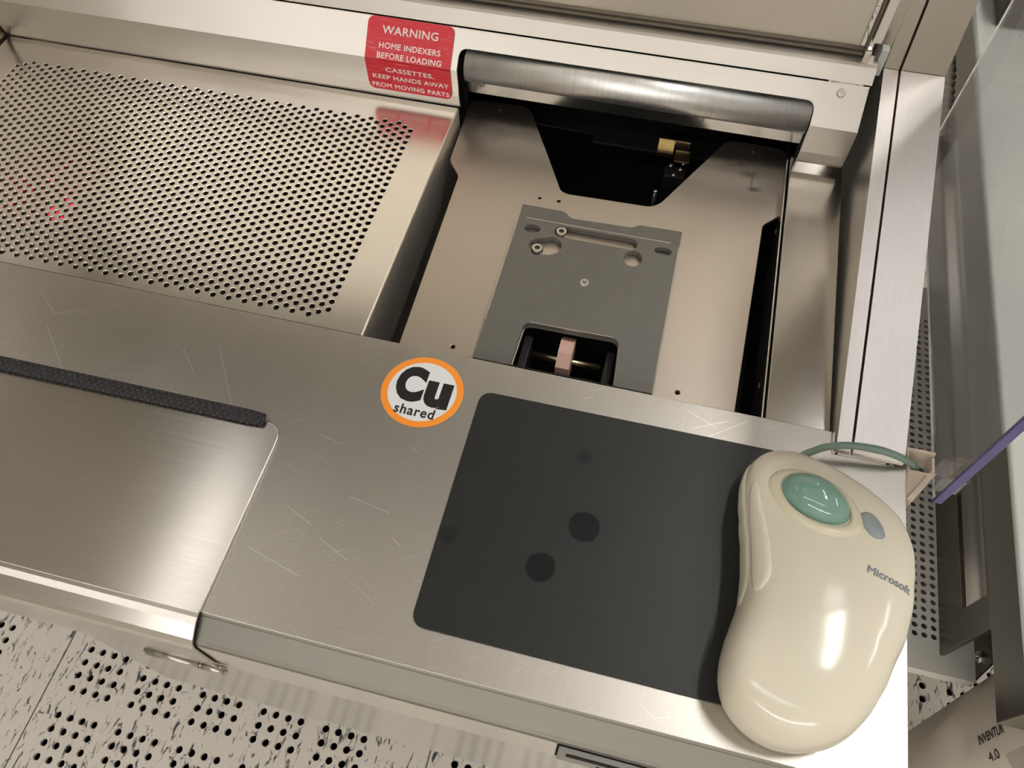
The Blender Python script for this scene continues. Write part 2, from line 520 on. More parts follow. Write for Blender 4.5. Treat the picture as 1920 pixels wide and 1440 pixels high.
def acrylic():
    m, nt, b = nodes('clear_acrylic')
    b.inputs['Base Color'].default_value = (0.93, 0.94, 0.97, 1)
    b.inputs['Roughness'].default_value = 0.02; b.inputs['IOR'].default_value = 1.49
    b.inputs['Transmission Weight'].default_value = 1.0
    tc = N(nt, 'ShaderNodeTexCoord')
    acc = None
    for a in (0.4, 1.1, -0.5):
        mr = N(nt, 'ShaderNodeMapping'); mr.inputs['Rotation'].default_value = (a, 0, 0); nt.links.new(tc.outputs['Object'], mr.inputs['Vector'])
        ms = N(nt, 'ShaderNodeMapping'); ms.inputs['Scale'].default_value = (0, 16, 1300); nt.links.new(mr.outputs[0], ms.inputs['Vector'])
        q = N(nt, 'ShaderNodeTexNoise'); q.inputs['Scale'].default_value = 1; q.inputs['Detail'].default_value = 1; nt.links.new(ms.outputs[0], q.inputs['Vector'])
        g = N(nt, 'ShaderNodeMath', operation='GREATER_THAN'); g.inputs[1].default_value = 0.76; nt.links.new(q.outputs['Fac'], g.inputs[0])
        if acc is None: acc = g.outputs[0]
        else:
            mm = N(nt, 'ShaderNodeMath', operation='MAXIMUM'); nt.links.new(acc, mm.inputs[0]); nt.links.new(g.outputs[0], mm.inputs[1]); acc = mm.outputs[0]
    d = N(nt, 'ShaderNodeBsdfDiffuse'); d.inputs[0].default_value = (0.8, 0.8, 0.82, 1)
    f = N(nt, 'ShaderNodeMath', operation='MULTIPLY_ADD'); f.inputs[1].default_value = 0.22; f.inputs[2].default_value = 0.05
    nt.links.new(acc, f.inputs[0])
    mx = N(nt, 'ShaderNodeMixShader'); nt.links.new(f.outputs[0], mx.inputs[0]); nt.links.new(b.outputs[0], mx.inputs[1]); nt.links.new(d.outputs[0], mx.inputs[2])
    nt.links.new(mx.outputs[0], nt.nodes['Material Output'].inputs['Surface'])
    return m


def spots(mat, pts, col):
    """soft dirt marks at (x, y, radius x, radius y, strength), metres from the part's own centre"""
    nt = mat.node_tree; b = nt.nodes['Principled BSDF']; L = nt.links.new
    src = b.inputs['Base Color'].links[0].from_socket
    tc = N(nt, 'ShaderNodeTexCoord')
    nz = N(nt, 'ShaderNodeTexNoise'); nz.inputs['Scale'].default_value = 160; nz.inputs['Detail'].default_value = 4
    L(tc.outputs['Object'], nz.inputs['Vector'])
    for px, py, rx, ry, st in pts:
        mp = N(nt, 'ShaderNodeMapping', vector_type='TEXTURE'); mp.inputs['Location'].default_value = (px, py, 0); mp.inputs['Scale'].default_value = (rx, ry, 1)
        L(tc.outputs['Object'], mp.inputs['Vector'])
        ln = N(nt, 'ShaderNodeVectorMath', operation='LENGTH'); L(mp.outputs[0], ln.inputs[0])
        a = N(nt, 'ShaderNodeMath', operation='MULTIPLY_ADD'); a.inputs[1].default_value = 0.9; L(nz.outputs['Fac'], a.inputs[0]); L(ln.outputs['Value'], a.inputs[2])
        mr = N(nt, 'ShaderNodeMapRange'); mr.inputs[1].default_value = 1.45; mr.inputs[2].default_value = 0.5; mr.inputs[4].default_value = st
        L(a.outputs[0], mr.inputs[0])
        mx = N(nt, 'ShaderNodeMix', data_type='RGBA'); mx.inputs[7].default_value = col
        L(mr.outputs[0], mx.inputs[0]); L(src, mx.inputs[6]); src = mx.outputs[2]
    L(src, b.inputs['Base Color'])


def scratch_lines(mat, segs, width, col, strength):
    """long scratches as line segments (x0, y0, x1, y1), metres from the part's own centre"""
    nt = mat.node_tree; b = nt.nodes['Principled BSDF']; L = nt.links.new
    tc = N(nt, 'ShaderNodeTexCoord')
    fl = N(nt, 'ShaderNodeVectorMath', operation='MULTIPLY'); fl.inputs[1].default_value = (1, 1, 0); L(tc.outputs['Object'], fl.inputs[0])
    acc = None
    for x0, y0, x1, y1 in segs:
        a = (x0, y0, 0); d = (x1 - x0, y1 - y0, 0); l2 = d[0] ** 2 + d[1] ** 2
        v = N(nt, 'ShaderNodeVectorMath', operation='SUBTRACT'); v.inputs[1].default_value = a; L(fl.outputs[0], v.inputs[0])
        t = N(nt, 'ShaderNodeVectorMath', operation='DOT_PRODUCT'); t.inputs[1].default_value = (d[0] / l2, d[1] / l2, 0); L(v.outputs[0], t.inputs[0])
        c = N(nt, 'ShaderNodeClamp'); L(t.outputs['Value'], c.inputs[0])
        sc = N(nt, 'ShaderNodeVectorMath', operation='SCALE'); sc.inputs[0].default_value = d; L(c.outputs[0], sc.inputs['Scale'])
        w = N(nt, 'ShaderNodeVectorMath', operation='DISTANCE'); L(v.outputs[0], w.inputs[0]); L(sc.outputs[0], w.inputs[1])
        g = N(nt, 'ShaderNodeMath', operation='LESS_THAN'); g.inputs[1].default_value = width; L(w.outputs['Value'], g.inputs[0])
        if acc is None: acc = g.outputs[0]
        else:
            m = N(nt, 'ShaderNodeMath', operation='MAXIMUM'); L(acc, m.inputs[0]); L(g.outputs[0], m.inputs[1]); acc = m.outputs[0]
    f = N(nt, 'ShaderNodeMath', operation='MULTIPLY'); f.inputs[1].default_value = strength; L(acc, f.inputs[0])
    src = b.inputs['Base Color'].links[0].from_socket
    mx = N(nt, 'ShaderNodeMix', data_type='RGBA'); mx.inputs[7].default_value = col
    L(f.outputs[0], mx.inputs[0]); L(src, mx.inputs[6]); L(mx.outputs[2], b.inputs['Base Color'])


def worn_red():
    m, nt, b = nodes('red_plaque')
    L = nt.links.new
    tc = N(nt, 'ShaderNodeTexCoord')
    mp = N(nt, 'ShaderNodeMapping'); mp.inputs['Scale'].default_value = (90, 900, 900); L(tc.outputs['Object'], mp.inputs['Vector'])
    n = N(nt, 'ShaderNodeTexNoise'); n.inputs['Scale'].default_value = 1; n.inputs['Detail'].default_value = 4; L(mp.outputs[0], n.inputs['Vector'])
    r = N(nt, 'ShaderNodeValToRGB'); e = r.color_ramp.elements
    e[0].position = 0.55; e[0].color = srgb(208, 28, 48); e[1].position = 0.82; e[1].color = srgb(214, 120, 120)
    L(n.outputs['Fac'], r.inputs[0]); L(r.outputs[0], b.inputs['Base Color'])
    b.inputs['Roughness'].default_value = 0.35
    return m


scratch_lines(MT['deck'], [(0.1087, 0.0672, 0.1371, 0.0254), (-0.0267, 0.0781, -0.0066, 0.0633), (-0.0066, 0.0633, 0.0105, 0.071), (-0.0067, 0.0535, 0.0205, 0.0261), (0.0893, 0.0574, 0.1043, 0.0416), (0.1963, 0.0202, 0.2098, 0.0176), (0.2587, -0.0308, 0.2641, -0.034), (0.1831, -0.0548, 0.2166, -0.0636), (0.2271, -0.013, 0.2526, -0.0174), (0.4214, 0.074, 0.4425, 0.0896), (0.4116, 0.0772, 0.4302, 0.0865), (0.4069, 0.0884, 0.4254, 0.0805), (0.1955, -0.0274, 0.2129, -0.0347), (0.2201, -0.041, 0.2387, -0.0489), (0.2479, 0.0684, 0.2535, 0.073), (0.3443, 0.0817, 0.3494, 0.0845), (0.2515, 0.0252, 0.2565, 0.0228)], 0.00022, (0.95, 0.92, 0.86, 1), 0.55)
spots(MT['alu'], [(0.094, 0.098, 0.006, 0.0035, 0.6), (0.1005, 0.0885, 0.009, 0.005, 0.6), (0.1058, 0.0740, 0.007, 0.004, 0.8), (0.103, 0.081, 0.0012, 0.012, 0.6), (0.086, 0.096, 0.005, 0.002, 0.5),
                  (-0.1115, 0.098, 0.016, 0.012, 0.35), (-0.098, 0.088, 0.014, 0.012, 0.3), (-0.113, 0.06, 0.012, 0.03, 0.2)], (0.09, 0.08, 0.07, 1))
MT['seal'] = braided(); MT['pad'] = pad_material(); MT['vinyl'] = vinyl(); MT['acrylic'] = acrylic(); MT['red'] = worn_red()
MT['white_ink'] = plain('white_lettering', srgb(236, 226, 222), rough=0.5)
MT['black_ink'] = plain('black_lettering', srgb(24, 23, 25), rough=0.4)
MT['orange'] = plain('orange_ring', srgb(248, 150, 52), rough=0.35)
MT['sticker'] = plain('white_sticker', srgb(222, 224, 226), rough=0.35)
MT['cream'] = plain('aged_cream_plastic', srgb(228, 222, 203), rough=0.13, spec=0.5, bump=0.03, bscale=160, var=0.04, vscale=30)
MT['cream_warm'] = plain('yellowed_cream_plastic', srgb(222, 215, 190), rough=0.24, spec=0.5)
MT['teal'] = plain('teal_ball', srgb(124, 164, 150), rough=0.10, spec=0.55, coat=0.4, var=0.05, vscale=200)
MT['cord'] = plain('teal_grey_cord', srgb(126, 150, 140), rough=0.4)
MT['slate'] = plain('slate_grey_rubber', srgb(150, 160, 160), rough=0.35)
MT['slate_ink'] = plain('slate_lettering', srgb(132, 136, 150), rough=0.45)
MT['clip'] = plain('beige_plastic', srgb(214, 198, 180), rough=0.4)
MT['purple'] = plain('violet_sheet_edge', srgb(92, 84, 140), rough=0.3, spec=0.5)
MT['drive'] = plain('grey_drive_bezel', srgb(128, 126, 121), rough=0.45)
MT['drum'] = plain('taupe_painted_metal', srgb(206, 196, 182), rough=0.38)
MT['pale'] = plain('pale_grey_paint', srgb(196, 200, 194), rough=0.35)
MT['dark_paint'] = plain('charcoal_paint', srgb(74, 70, 62), rough=0.45)
MT['hood'] = plain('hood_paint', srgb(84, 79, 67), rough=0.5)
MT['room'] = plain('room_paint', srgb(226, 222, 214), rough=0.8)
MT['pink'] = plain('pale_pink_plastic', srgb(206, 168, 154), rough=0.4)
MT['brass'] = plain('brass_rod', (0.55, 0.47, 0.30, 1), rough=0.3, metal=1.0)
MT['shelf'] = plain('shelf_metal', srgb(226, 224, 217), rough=0.45)
MT['red_led'] = emit('red_indicator', (1.0, 0.02, 0.08, 1), 1.5)
MT['label_white'] = plain('label_paper', srgb(176, 168, 156), rough=0.5)


def screw(parent, c, nrm, r=2.6, h=1.4, name='screw', mat=None):
    mb = MB()
    k = Vector(nrm).normalized(); u = k.orthogonal().normalized(); w = k.cross(u)
    prof = [(r, -1.0), (r, h * 0.5), (r * 0.82, h), (r * 0.45, h), (r * 0.38, h * 0.1), (0.001, h * 0.1)]
    n = 18; vs = []
    for rr, z in prof:
        for i in range(n):
            t = 2 * math.pi * i / n
            q = rr * (1 if z != h * 0.1 or rr < 0.01 else (1.0 if i % 3 else 0.55))
            vs.append(Vector(c) + k * z + u * q * math.cos(t) + w * q * math.sin(t))
    fs = [[j * n + i, j * n + (i + 1) % n, (j + 1) * n + (i + 1) % n, (j + 1) * n + i] for j in range(len(prof) - 1) for i in range(n)]
    mb.add(vs, fs)
    return mb.build(name, mat or MT['screw'], parent, recalc=False)


# ================================================================ the room
FX0, FX1, FY0, FY1 = -1010, 700, -250, 480
mb = MB()
cells = []; blanks = []
px, py = 20.65, 20.4
x_start = -751.0; y_start = 131.0
i0 = -13; i1 = 71; j0 = -18; j1 = 18
for i in range(i0, i1):
    for j in range(j0, j1):
        X = x_start + px * i; Y = y_start + py * j
        hole = (i % 5 != 4) and (j % 5 in (0, 2, 3, 4)) and not (-880 < X < -760) and not (-262 < X < -143) and not (440 < X < 540)
        (cells if hole else blanks).append((X, Y))
perforated(mb, cells, px, py, 5.6, seg=12, z=-900, depth=6)
for X, Y in blanks:
    mb.add([(X - px / 2, Y - py / 2, -900), (X + px / 2, Y - py / 2, -900), (X + px / 2, Y + py / 2, -900), (X - px / 2, Y + py / 2, -900)], [[0, 1, 2, 3]])
xa, xb = x_start + px * (i0 - .5), x_start + px * (i1 - .5)
ya, yb = y_start + py * (j0 - .5), y_start + py * (j1 - .5)
for q in ((-3500, xa, -3500, 4500), (xb, 3500, -3500, 4500), (xa, xb, -3500, ya), (xa, xb, yb, 4500)):
    mb.add([(q[0], q[2], -900), (q[1], q[2], -900), (q[1], q[3], -900), (q[0], q[3], -900)], [[0, 1, 2, 3]])
fl = struct(mb.build('floor', MT['vinyl'], recalc=False))
struct(MB().box(xa, xb, ya, yb, -960, -915).build('underfloor_shade', MT['dark_hole']))  # black slab whose colour stands for the shade below the floor holes
struct(MB().box(-3500, 3500, -3500, 4500, 1800, 1850).build('ceiling', MT['room']))
struct(MB().box(-3550, -3500, -3500, 4500, -900, 1800).build('wall_left', MT['room']))
struct(MB().box(3500, 3550, -3500, 4500, -900, 1800).build('wall_right', MT['room']))
struct(MB().box(-3500, 3500, 4500, 4550, -900, 1800).build('wall_back', MT['room']))
struct(MB().box(-3500, 3500, -3550, -3500, -900, 1800).build('wall_front', MT['room']))
for k, (lx, ly, le, ld) in enumerate(LAMPS):
    hx_, hy_ = (1, 0) if ld == 'Y' else (0, 1)
    t = thing('ceiling_light', 'unseen twin tube fluorescent lamp on the ceiling', 'ceiling light', (lx, ly, 1740), 'ceiling lamps')
    MB().box(lx - 90 * hx_ - 620 * hy_, lx + 90 * hx_ + 620 * hy_, ly - 620 * hx_ - 90 * hy_, ly + 620 * hx_ + 90 * hy_, 1770, 1799, 4).build('housing', MT['room'], t)
    MB().box(lx - 60 * hx_ - 600 * hy_, lx + 60 * hx_ + 600 * hy_, ly - 600 * hx_ - 60 * hy_, ly + 600 * hx_ + 60 * hy_, 1758, 1771, 5).build('diffuser', emit('lamp_diffuser', (1.0, 0.97, 0.935, 1), le * LAMP_E), t)

# ================================================================ machine carcass (dark, behind and below the deck)
tower = thing('machine_tower', 'tall grey machine housing rising behind the steel door', 'cabinet', (-400, 900, -900))
MB().box(-640, 120, 170, 680, -900, -98).build('base', MT['dark_paint'], tower)
MB().box(-1000, 120, 680, 1100, -900, 1150).build('housing', MT['hood'], tower)
MB().box(-1000, 120, 560, 680, 360, 1150).build('hood', MT['hood'], tower)

# dark well under the platform
mb = MB()
mb.box(-169, 87.8, 262, 645, -96, -90)
mb.box(-168, 87.8, 640, 645, -90, 60)
mb.box(86.9, 87.8, 262, 640, -90, -12)
mb.box(-172, -169.2, 509, 640, -90, 60)
mb.box(-172, 96, 526, 640, 60, 62)
mb.box(92, 96, 509, 640, -90, 60)
mb.box(-172, 96, 526, 528, -12, 60)
well = thing('platform_well', 'deep black well below the cassette platform', 'well', (-40, 450, -96))
mb.build('liner', MT['black'], well)
# stepped black sheet with its edge highlight laid on as bright strips, seen through the fork of the platform
MB().plate([(-150, 640), (-150, 532), (-69.5, 530), (-66, 528), (-66, 520), (80, 520), (80, 640)], z0=-44, z1=-41, bev=0.5).build('stepped_sheet', MT['black'], well)
mb = MB()
for a_, b_ in (((-150, 532), (-70, 530)), ((-66, 520), (80, 520))):
    mb.box(a_[0], b_[0], b_[1] - 1.0, b_[1] + 0.2, -42, -40.6, 0.2)
mb.build('sheet_highlight', MT['screw'], well)
# ================================================================ deck
deck = thing('steel_worktop', 'brushed stainless steel worktop with rounded front edge, holding the dark pad and trackball', 'worktop', (-300, 160, -60))
MB().plate(fillet([(-900, 72.8), (168, 72.8), (168, 247), (126.4, 247), (126.4, 261.6), (-900, 261.6)], [0, 1.5, 0.5, 0.5, 1, 0]), z0=-1.6, z1=0, bev=0.5).strip([(261.4, -1.4), (261.4, -9.5)], -900, 126.2, 1.2).box(166.6, 167.9, 74, 247, -58, -1.5).build('top', MT['deck'], deck)
MB().strip([(72.9, -0.5), (72.0, -1.0), (71.4, -1.7), (60.5, -8.3), (58.6, -9.8), (57.9, -11.4)], -900, 168, -1.3).build('front_edge', MT['front'], deck)
MB().strip([(57.8, -11.6), (57.6, -14), (57.6, -58)], -900, 168, -1.3).build('front_strip', MT['wall'], deck)

ap = thing('front_apron', 'polished steel panel below the worktop edge reflecting the floor, with a cut-away left end', 'panel', (-100, 58, -228))
MB().sweep_x([(59, -58.5), (59, -226), (60.4, -226), (60.4, -58.5)], -300, 168).sweep_x([(59, -58.5), (59, -94), (60.4, -94), (60.4, -58.5)], -900, -300).build('sheet', MT['apron'], ap)

# hinged lid on the left part of the deck
lid = thing('hinged_lid', 'brushed steel flap lying on the left of the worktop with a black braided seal', 'lid', (-400, 120, 0.2))
MB().plate(fillet([(-800, 71.5), (-192.3, 71.5), (-192.3, 187.3), (-800, 187.3)], [0, 0, 12, 0], 8), z0=0.6, z1=2.0, bev=0.5).build('lid_panel', MT['lid'], lid)
MB().strip([(72.5, 2.0), (69.5, 1.6), (66, 0.2), (59, -4.6), (56.6, -7.4), (55.4, -11), (55.0, -52)], -800, -192.3, -1.3).build('front_flange', MT['lid'], lid)
fl_ = [c for c in lid.children if c.name.startswith('front_flange')][0]
hg = MB().cyl((-238, 54.6, -55), (-204.5, 54.6, -55), 2.6, 16).cyl((-203, 54.6, -55), (-189, 54.6, -55), 2.6, 16).cyl((-240, 54.6, -55), (-187.5, 54.6, -55), 1.2, 12).build('hinge', MT['screw'], fl_)
sl = MB()
sec = [(4.7 * math.cos(t), 2.6 + 2.6 * math.sin(t)) for t in [2 * math.pi * i / 16 for i in range(16)]]
n_ = 60
vs = []
for i in range(n_):
    x = -800 + (-204.5 + 800) * i / (n_ - 1); yc = 185.0 + (x + 400) * 0.008 + 0.4
    k = 0.86 if i in (0, n_ - 1) else 1.0
    for a, b in sec:
        vs.append((x, yc + a * k, 1.9 + b * k))
sl.add(vs, [[i * 16 + k, i * 16 + (k + 1) % 16, (i + 1) * 16 + (k + 1) % 16, (i + 1) * 16 + k] for i in range(n_ - 1) for k in range(16)] + [list(range(16))[::-1], list(range((n_ - 1) * 16, n_ * 16))], True)
s_ = sl.build('seal', MT['seal'], lid); s_['label'] = 'black braided foam seal'

# ================================================================ perforated tray
tray = thing('perforated_tray', 'perforated stainless steel tray with rows of small round holes, left of the platform well', 'tray', (-370, 375, -60))
mb = MB(); ZT = -1.2
dx, p = 5.7, 6.53
cells = []
for c in range(61):
    x = -541.1 + dx * c
    if c % 2 == 0:
        ys = [460 - p * k for k in range(30)]
    else:
        ys = [460 - p / 2 - p * k for k in range(29)]
        for y0, y1 in ((460, 460 + p / 2), (270.63 - p / 2, 270.63)):
            mb.add([(x - dx / 2, y0, ZT), (x + dx / 2, y0, ZT), (x + dx / 2, y1, ZT), (x - dx / 2, y1, ZT)], [[0, 1, 2, 3]])
    if c in (0, 60):
        for yb_ in (ys[0], ys[-1]):
            mb.add([(x - dx / 2, yb_ - p / 2, ZT), (x + dx / 2, yb_ - p / 2, ZT), (x + dx / 2, yb_ + p / 2, ZT), (x - dx / 2, yb_ + p / 2, ZT)], [[0, 1, 2, 3]])
        ys = ys[1:-1]
    cells += [(x, y) for y in ys]
perforated(mb, cells, dx, p, 1.95, seg=12, z=ZT, depth=1.6, rim=0.38)
xl, xr = -541.1 - dx / 2, -541.1 + dx * 60.5
yb_, yt = 270.63 - p / 2, 460 + p / 2
for q in ((-570, xl, 262.5, 487), (xr, -171, 262.5, 487), (xl, xr, 262.5, yb_), (xl, xr, yt, 487)):
    mb.add([(q[0], q[2], ZT), (q[1], q[2], ZT), (q[1], q[3], ZT), (q[0], q[3], ZT)], [[0, 1, 2, 3]])
mb.build('perforated_sheet', MT['tray'], tray, recalc=False)
mb = MB()
prof = [(-171, ZT), (-170.3, ZT - 0.25), (-169.9, ZT - 1.0), (-169.9, -88)]
vs = [(x, 262.5, z) for x, z in prof] + [(x, 487, z) for x, z in prof]
mb.add(vs, [[i, i + 1, 5 + i, 4 + i] for i in range(3)])
mb.build('side_flange', MT['door'], tray, recalc=False)
void = tag(MB().box(-568, -174, 264, 486, -97, -92).build('shade_pan', MT['black']), 'black pan added below the perforated tray to shade its holes', 'pan')  # added black pan, its colour stands for the shade behind the holes
led = tag(MB().cyl((-440.5, 325, -24), (-440.5, 325, -14), 4.2, 20).cyl((-436, 340, -24), (-436, 340, -16), 2.6, 12).build('indicator_lamp', MT['red_led']), 'small red light glowing under the perforated tray', 'lamp')
MB().box(-448, -430, 318, 348, -92, -24, 1).build('housing', MT['black'], led)

# ================================================================ back splash, warning plaque, door
bs = thing('back_splash', 'folded steel back panel behind the tray with a long cut-out for the roller', 'panel', (-220, 495, -10))
UY, UZ = 505 - 484, 57 - 35
UL = math.hypot(UY, UZ)
ey, ez = UY / UL, UZ / UL


def up_facet(u, v, w=0.0):      # u = x, v = distance up the sloping facet from the fold, w outwards
    return (u, 484 + ey * v - ez * w, 35 + ez * v + ey * w)


mb = MB()
mb.plate(fillet([(-570, 0), (-168, 0), (-168, 16.6), (90.3, 16.6), (90.3, 0), (123, 0), (123, UL), (-570, UL)], [0, 0, 7, 7, 0, 0, 0, 0], 8), z0=-1.4, z1=0, bev=0.3, fn=up_facet)
for a, b in ((-570, -168), (90.3, 123)):
    mb.sweep_x([(484, 35.2), (484.2, 12), (485.6, 3), (487.5, -0.4), (489, -0.4), (487, 4), (485.6, 12), (485.4, 35.2)], a, b)
mb.build('folded_sheet', MT['wall'], bs)
screw(bs, (105.4, 500.6 + 0.4, 52.4 - 0.4), (0, -ez, ey), 3.0, 1.5)

rl = tag(MB().cyl((-163.5, 499.2, 31.8), (89.6, 499.2, 31.8), 12.8, 40).build('roller_bar', MT['roll']), 'thick brushed metal bar set in the cut-out of the back panel', 'bar')
hd = thing('header_plate', 'narrow polished steel strip with screws just under the roller bar', 'plate', (-38, 506, -12))
hs_ = MB().plate(fillet([(-167, 1), (92, 1), (92, 19), (-167, 19)], 1), z0=0, z1=2, bev=0.3, fn=lambda u, v, w: (u, 507 - w, v)).build('strip', MT['apron'], hd)
for sx in (-155.5, 16.1):
    screw(hs_, (sx, 505, 10), (0, -1, 0), 2.7, 1.3)

# warning plaque wrapped over the fold
wp = thing('warning_plaque', 'red warning plaque with white engraved lettering wrapped over the back panel fold', 'sign', (-207, 484, 9))


def wrap(u, s_, w=0.0):
    if s_ >= 0:
        return up_facet(u, s_, w)
    return (u, 484 - w, 35 + s_)


out = rrect(-240.5, -173.2, -26.0, UL - 0.3, 5.0, 6)
mb = MB()
# two pieces that meet exactly on the fold
lo = [(x, y) for x, y in out if y < 0]; hi = [(x, y) for x, y in out if y >= 0]
poly_lo = [(-240.5, 0)] + lo + [(-173.2, 0)]
poly_hi = [(-240.5, 0), (-173.2, 0)] + hi
for poly in (poly_lo, poly_hi):
    n = len(poly)
    vs = [wrap(x, y - (1e-6 if poly is poly_lo else 0), 0.15) for x, y in poly] + [wrap(x, y - (1e-6 if poly is poly_lo else 0), 1.0) for x, y in poly]
    mb.add(vs, [list(range(n, 2 * n)), list(range(n))[::-1]] + [[i, (i + 1) % n, n + (i + 1) % n, n + i] for i in range(n)])
pl_ = mb.build('plate', MT['red'], wp)
mb = MB()
for txt, x0, w, b0, h in (('WARNING', -228.6, 43.5, 18.7, 5.9), ('HOME INDEXERS', -230.0, 48.0, 8.4, 4.2), ('BEFORE LOADING', -230.8, 50.5, 1.3, 4.2),
                          ('CASSETTES.', -224.5, 38.0, -8.9, 3.9), ('KEEP HANDS AWAY', -236.0, 61.0, -16.0, 3.9), ('FROM MOVING PARTS', -237.4, 62.0, -23.6, 3.9)):
    text_mesh(mb, txt, w, h, lambda u, v, w, x0=x0, b0=b0: wrap(x0 + u, b0 + v, 1.12 + w), fat=0.13, spacing=1.06)
mb.build('lettering', MT['white_ink'], pl_)

# door sill strip, gaskets, door panel
sill = tag(MB().strip([(505.6, 57.9), (511.6, 67.2), (513.2, 68.6), (521, 70.2)], -570, 124, 1.4).build('door_sill', MT['sill']), 'narrow folded steel sill under the door', 'sill')
door = thing('cabinet_door', 'large flat brushed steel door above the back panel with grey rubber gasket', 'door', (-250, 520, 66))
MB().box(-650, 110, 521.5, 526, 75, 350, 1).build('panel', MT['door'], door)
mb = MB()
for y0, y1, z0, z1 in ((517.2, 523, 71.6, 73.3), (519.2, 523, 73.9, 75.4)):
    mb.box(-650, 112.5, y0, y1, z0, z1, 0.4)
mb.box(112.6, 114.4, 517.2, 523, 71.6, 350, 0.4)
mb.build('gasket', plain('grey_gasket', srgb(104, 96, 84), rough=0.5), door)
MB().box(115, 121.5, 516.5, 523, 82, 350, 0.6).build('edge_strip', MT['bright'], door)
tag(MB().box(122.2, 131.6, 531, 540, 60, 420, 0.5).build('filler_strip', MT['post']), 'dull steel filler strip between the door edge and the narrow upright post', 'strip')
tag(MB().box(112.8, 117.4, 513.5, 520, 61.5, 77.5, 0.6).build('corner_stop', MT['bright']), 'short bright metal stop at the lower corner of the door', 'stop')
tag(MB().box(123.5, 128.6, 517, 524, 58, 78, 0.6).build('corner_stop', MT['pale']), 'short pale stop to the right of the dark gap by the door', 'stop')

# left end wall
tag(MB().box(-576, -572.5, 230, 520, -20, 200, 0.5).build('end_plate', MT['wall']), 'steel end plate at the far left of the tray', 'plate')

# ================================================================ right ledge, rails, posts
lg = thing('side_ledge', 'flat steel ledge running back between the platform well and the sloping rails', 'ledge', (106, 380, -60))
MB().plate([(88, 258), (126, 258), (126, 500), (88, 500)], z0=-7.4, z1=-6, bev=0.4).box(88, 89.3, 262, 500, -60, -7).build('shelf', MT['ledge'], lg)
MB().box(85.6, 86.6, 262, 496, -40, -7.5, 0.2).build('edge_lip', MT['bright'], lg)


def rail(name, xa0, xa1, xb0, xb1, label):
    """inclined bar: x range at front (y=253) and at back (y=531)"""
    mb = MB()
    y1 = 531.0; z1 = 55.0
    s = (z1 - 5.2) / (y1 - 253.0)
    prof = [(248.2, -0.2), (247.8, 1.2), (248.4, 2.9), (250.2, 4.3), (253, 5.2), (y1, z1), (y1, -0.2 + 20)]
    prof = prof + [(262.2, 0.1)]
    fx = lambda a, b: (lambda y, z: a + (b - a) * (y - 253) / (y1 - 253))
    mb.sweep_x(prof, 0, 0, fx(xa0, xb0), fx(xa1, xb1))
    mb2 = MB()
    # side skirts down beside the ledge
    mb.sweep_x([(262.4, 0.1), (y1, 19.8), (y1, -60), (262.4, -60)], 0, 0, fx(xa0, xb0), fx(xa1, xb1))
    o = mb.build(name, MT['rail'])
    return tag(o, label, 'rail', 'sloping side rails')


rail('side_rail', 127.2, 135.3, 132.9, 143.0, 'narrow sloping steel rail, the inner of the two beside the ledge')
rail('side_rail', 136.9, 165.6, 144.6, 174.2, 'wide sloping steel rail along the right side, below the clear screen')


def post(x0, x1, label, y0=531.5, z0=55.3):
    mb = MB()
    t = 0.24
    z1 = 420
    mb.add([(x0, y0, z0), (x1, y0, z0), (x1, y0 + t * (z1 - z0), z1), (x0, y0 + t * (z1 - z0), z1),
            (x0, y0 + 30, z0 - 60), (x1, y0 + 30, z0 - 60), (x1, y0 + 130, z1), (x0, y0 + 130, z1), (x0, y0, z0 - 60), (x1, y0, z0 - 60)],
           [[0, 1, 2, 3], [7, 6, 5, 4], [1, 9, 5, 6, 2], [0, 3, 7, 4, 8], [3, 2, 6, 7], [8, 4, 5, 9], [0, 8, 9, 1]])
    return tag(mb.build('upright_post', MT['post']), label, 'post', 'upright posts')


post(132.9, 143.0, 'narrow upright post rising from the back of the inner rail')
post(144.8, 174.2, 'wide upright post rising from the back of the outer rail')

# ================================================================ cassette platform in the well
pf = thing('cassette_platform', 'fork-shaped tan aluminium platform with a grey mounting plate in the dark well', 'platform', (-40, 400, -90))
outl = [(-168.3, 511.0), (-164.6, 516.6), (-122.5, 517.2), (-117.0, 513.0), (-75.0, 431.6), (-69.9, 429.6), (-6.8, 431.2), (-0.5, 436.5), (39.0, 512.8), (44.5, 516.0),
        (82.0, 515.4), (88.2, 510.0), (87.0, 445.4), (74.8, 432.2), (70.6, 268), (-149.5, 268), (-154.3, 429.0), (-165.6, 443.5)]
rad = [6, 6, 7, 7, 6, 5, 5, 6, 6, 6, 8, 9, 3, 3, 0, 0, 2, 3]
holes = [oval(x, y, r, r, 12) for x, y, r in ((-88.8, 420.8, 1.3), (-74.2, 420.9, 1.4), (-141.8, 508.0, 1.0), (61.1, 506.1, 1.1), (-114.3, 276.5, 1.6), (34.2, 276.5, 1.6))]
win = fillet([(-73.8, 268.5), (-72.6, 304.3), (-8.4, 305.2), (-5.8, 268.5)], [0, 6, 6, 0])
MB().plate(fillet(outl, rad), holes + [[(x * 0.98 - 0.6, y - 0.3 if y < 300 else y + 1) for x, y in win]], z0=-18, z1=-15, bev=0.4).build('fork_plate', MT['alu'], pf)
MB().plate(fillet([(-98.6, 394), (-98.9, 409.2), (-67, 408.8), (-61.7, 403.4), (-16.4, 405.0), (-12.4, 408.6), (18.8, 409.2), (18.7, 394)], [0, 1, 3, 3, 3, 3, 1, 0]), z0=-14.9, z1=-12, bev=0.3).build('back_tab', MT['grey_plate'], pf)
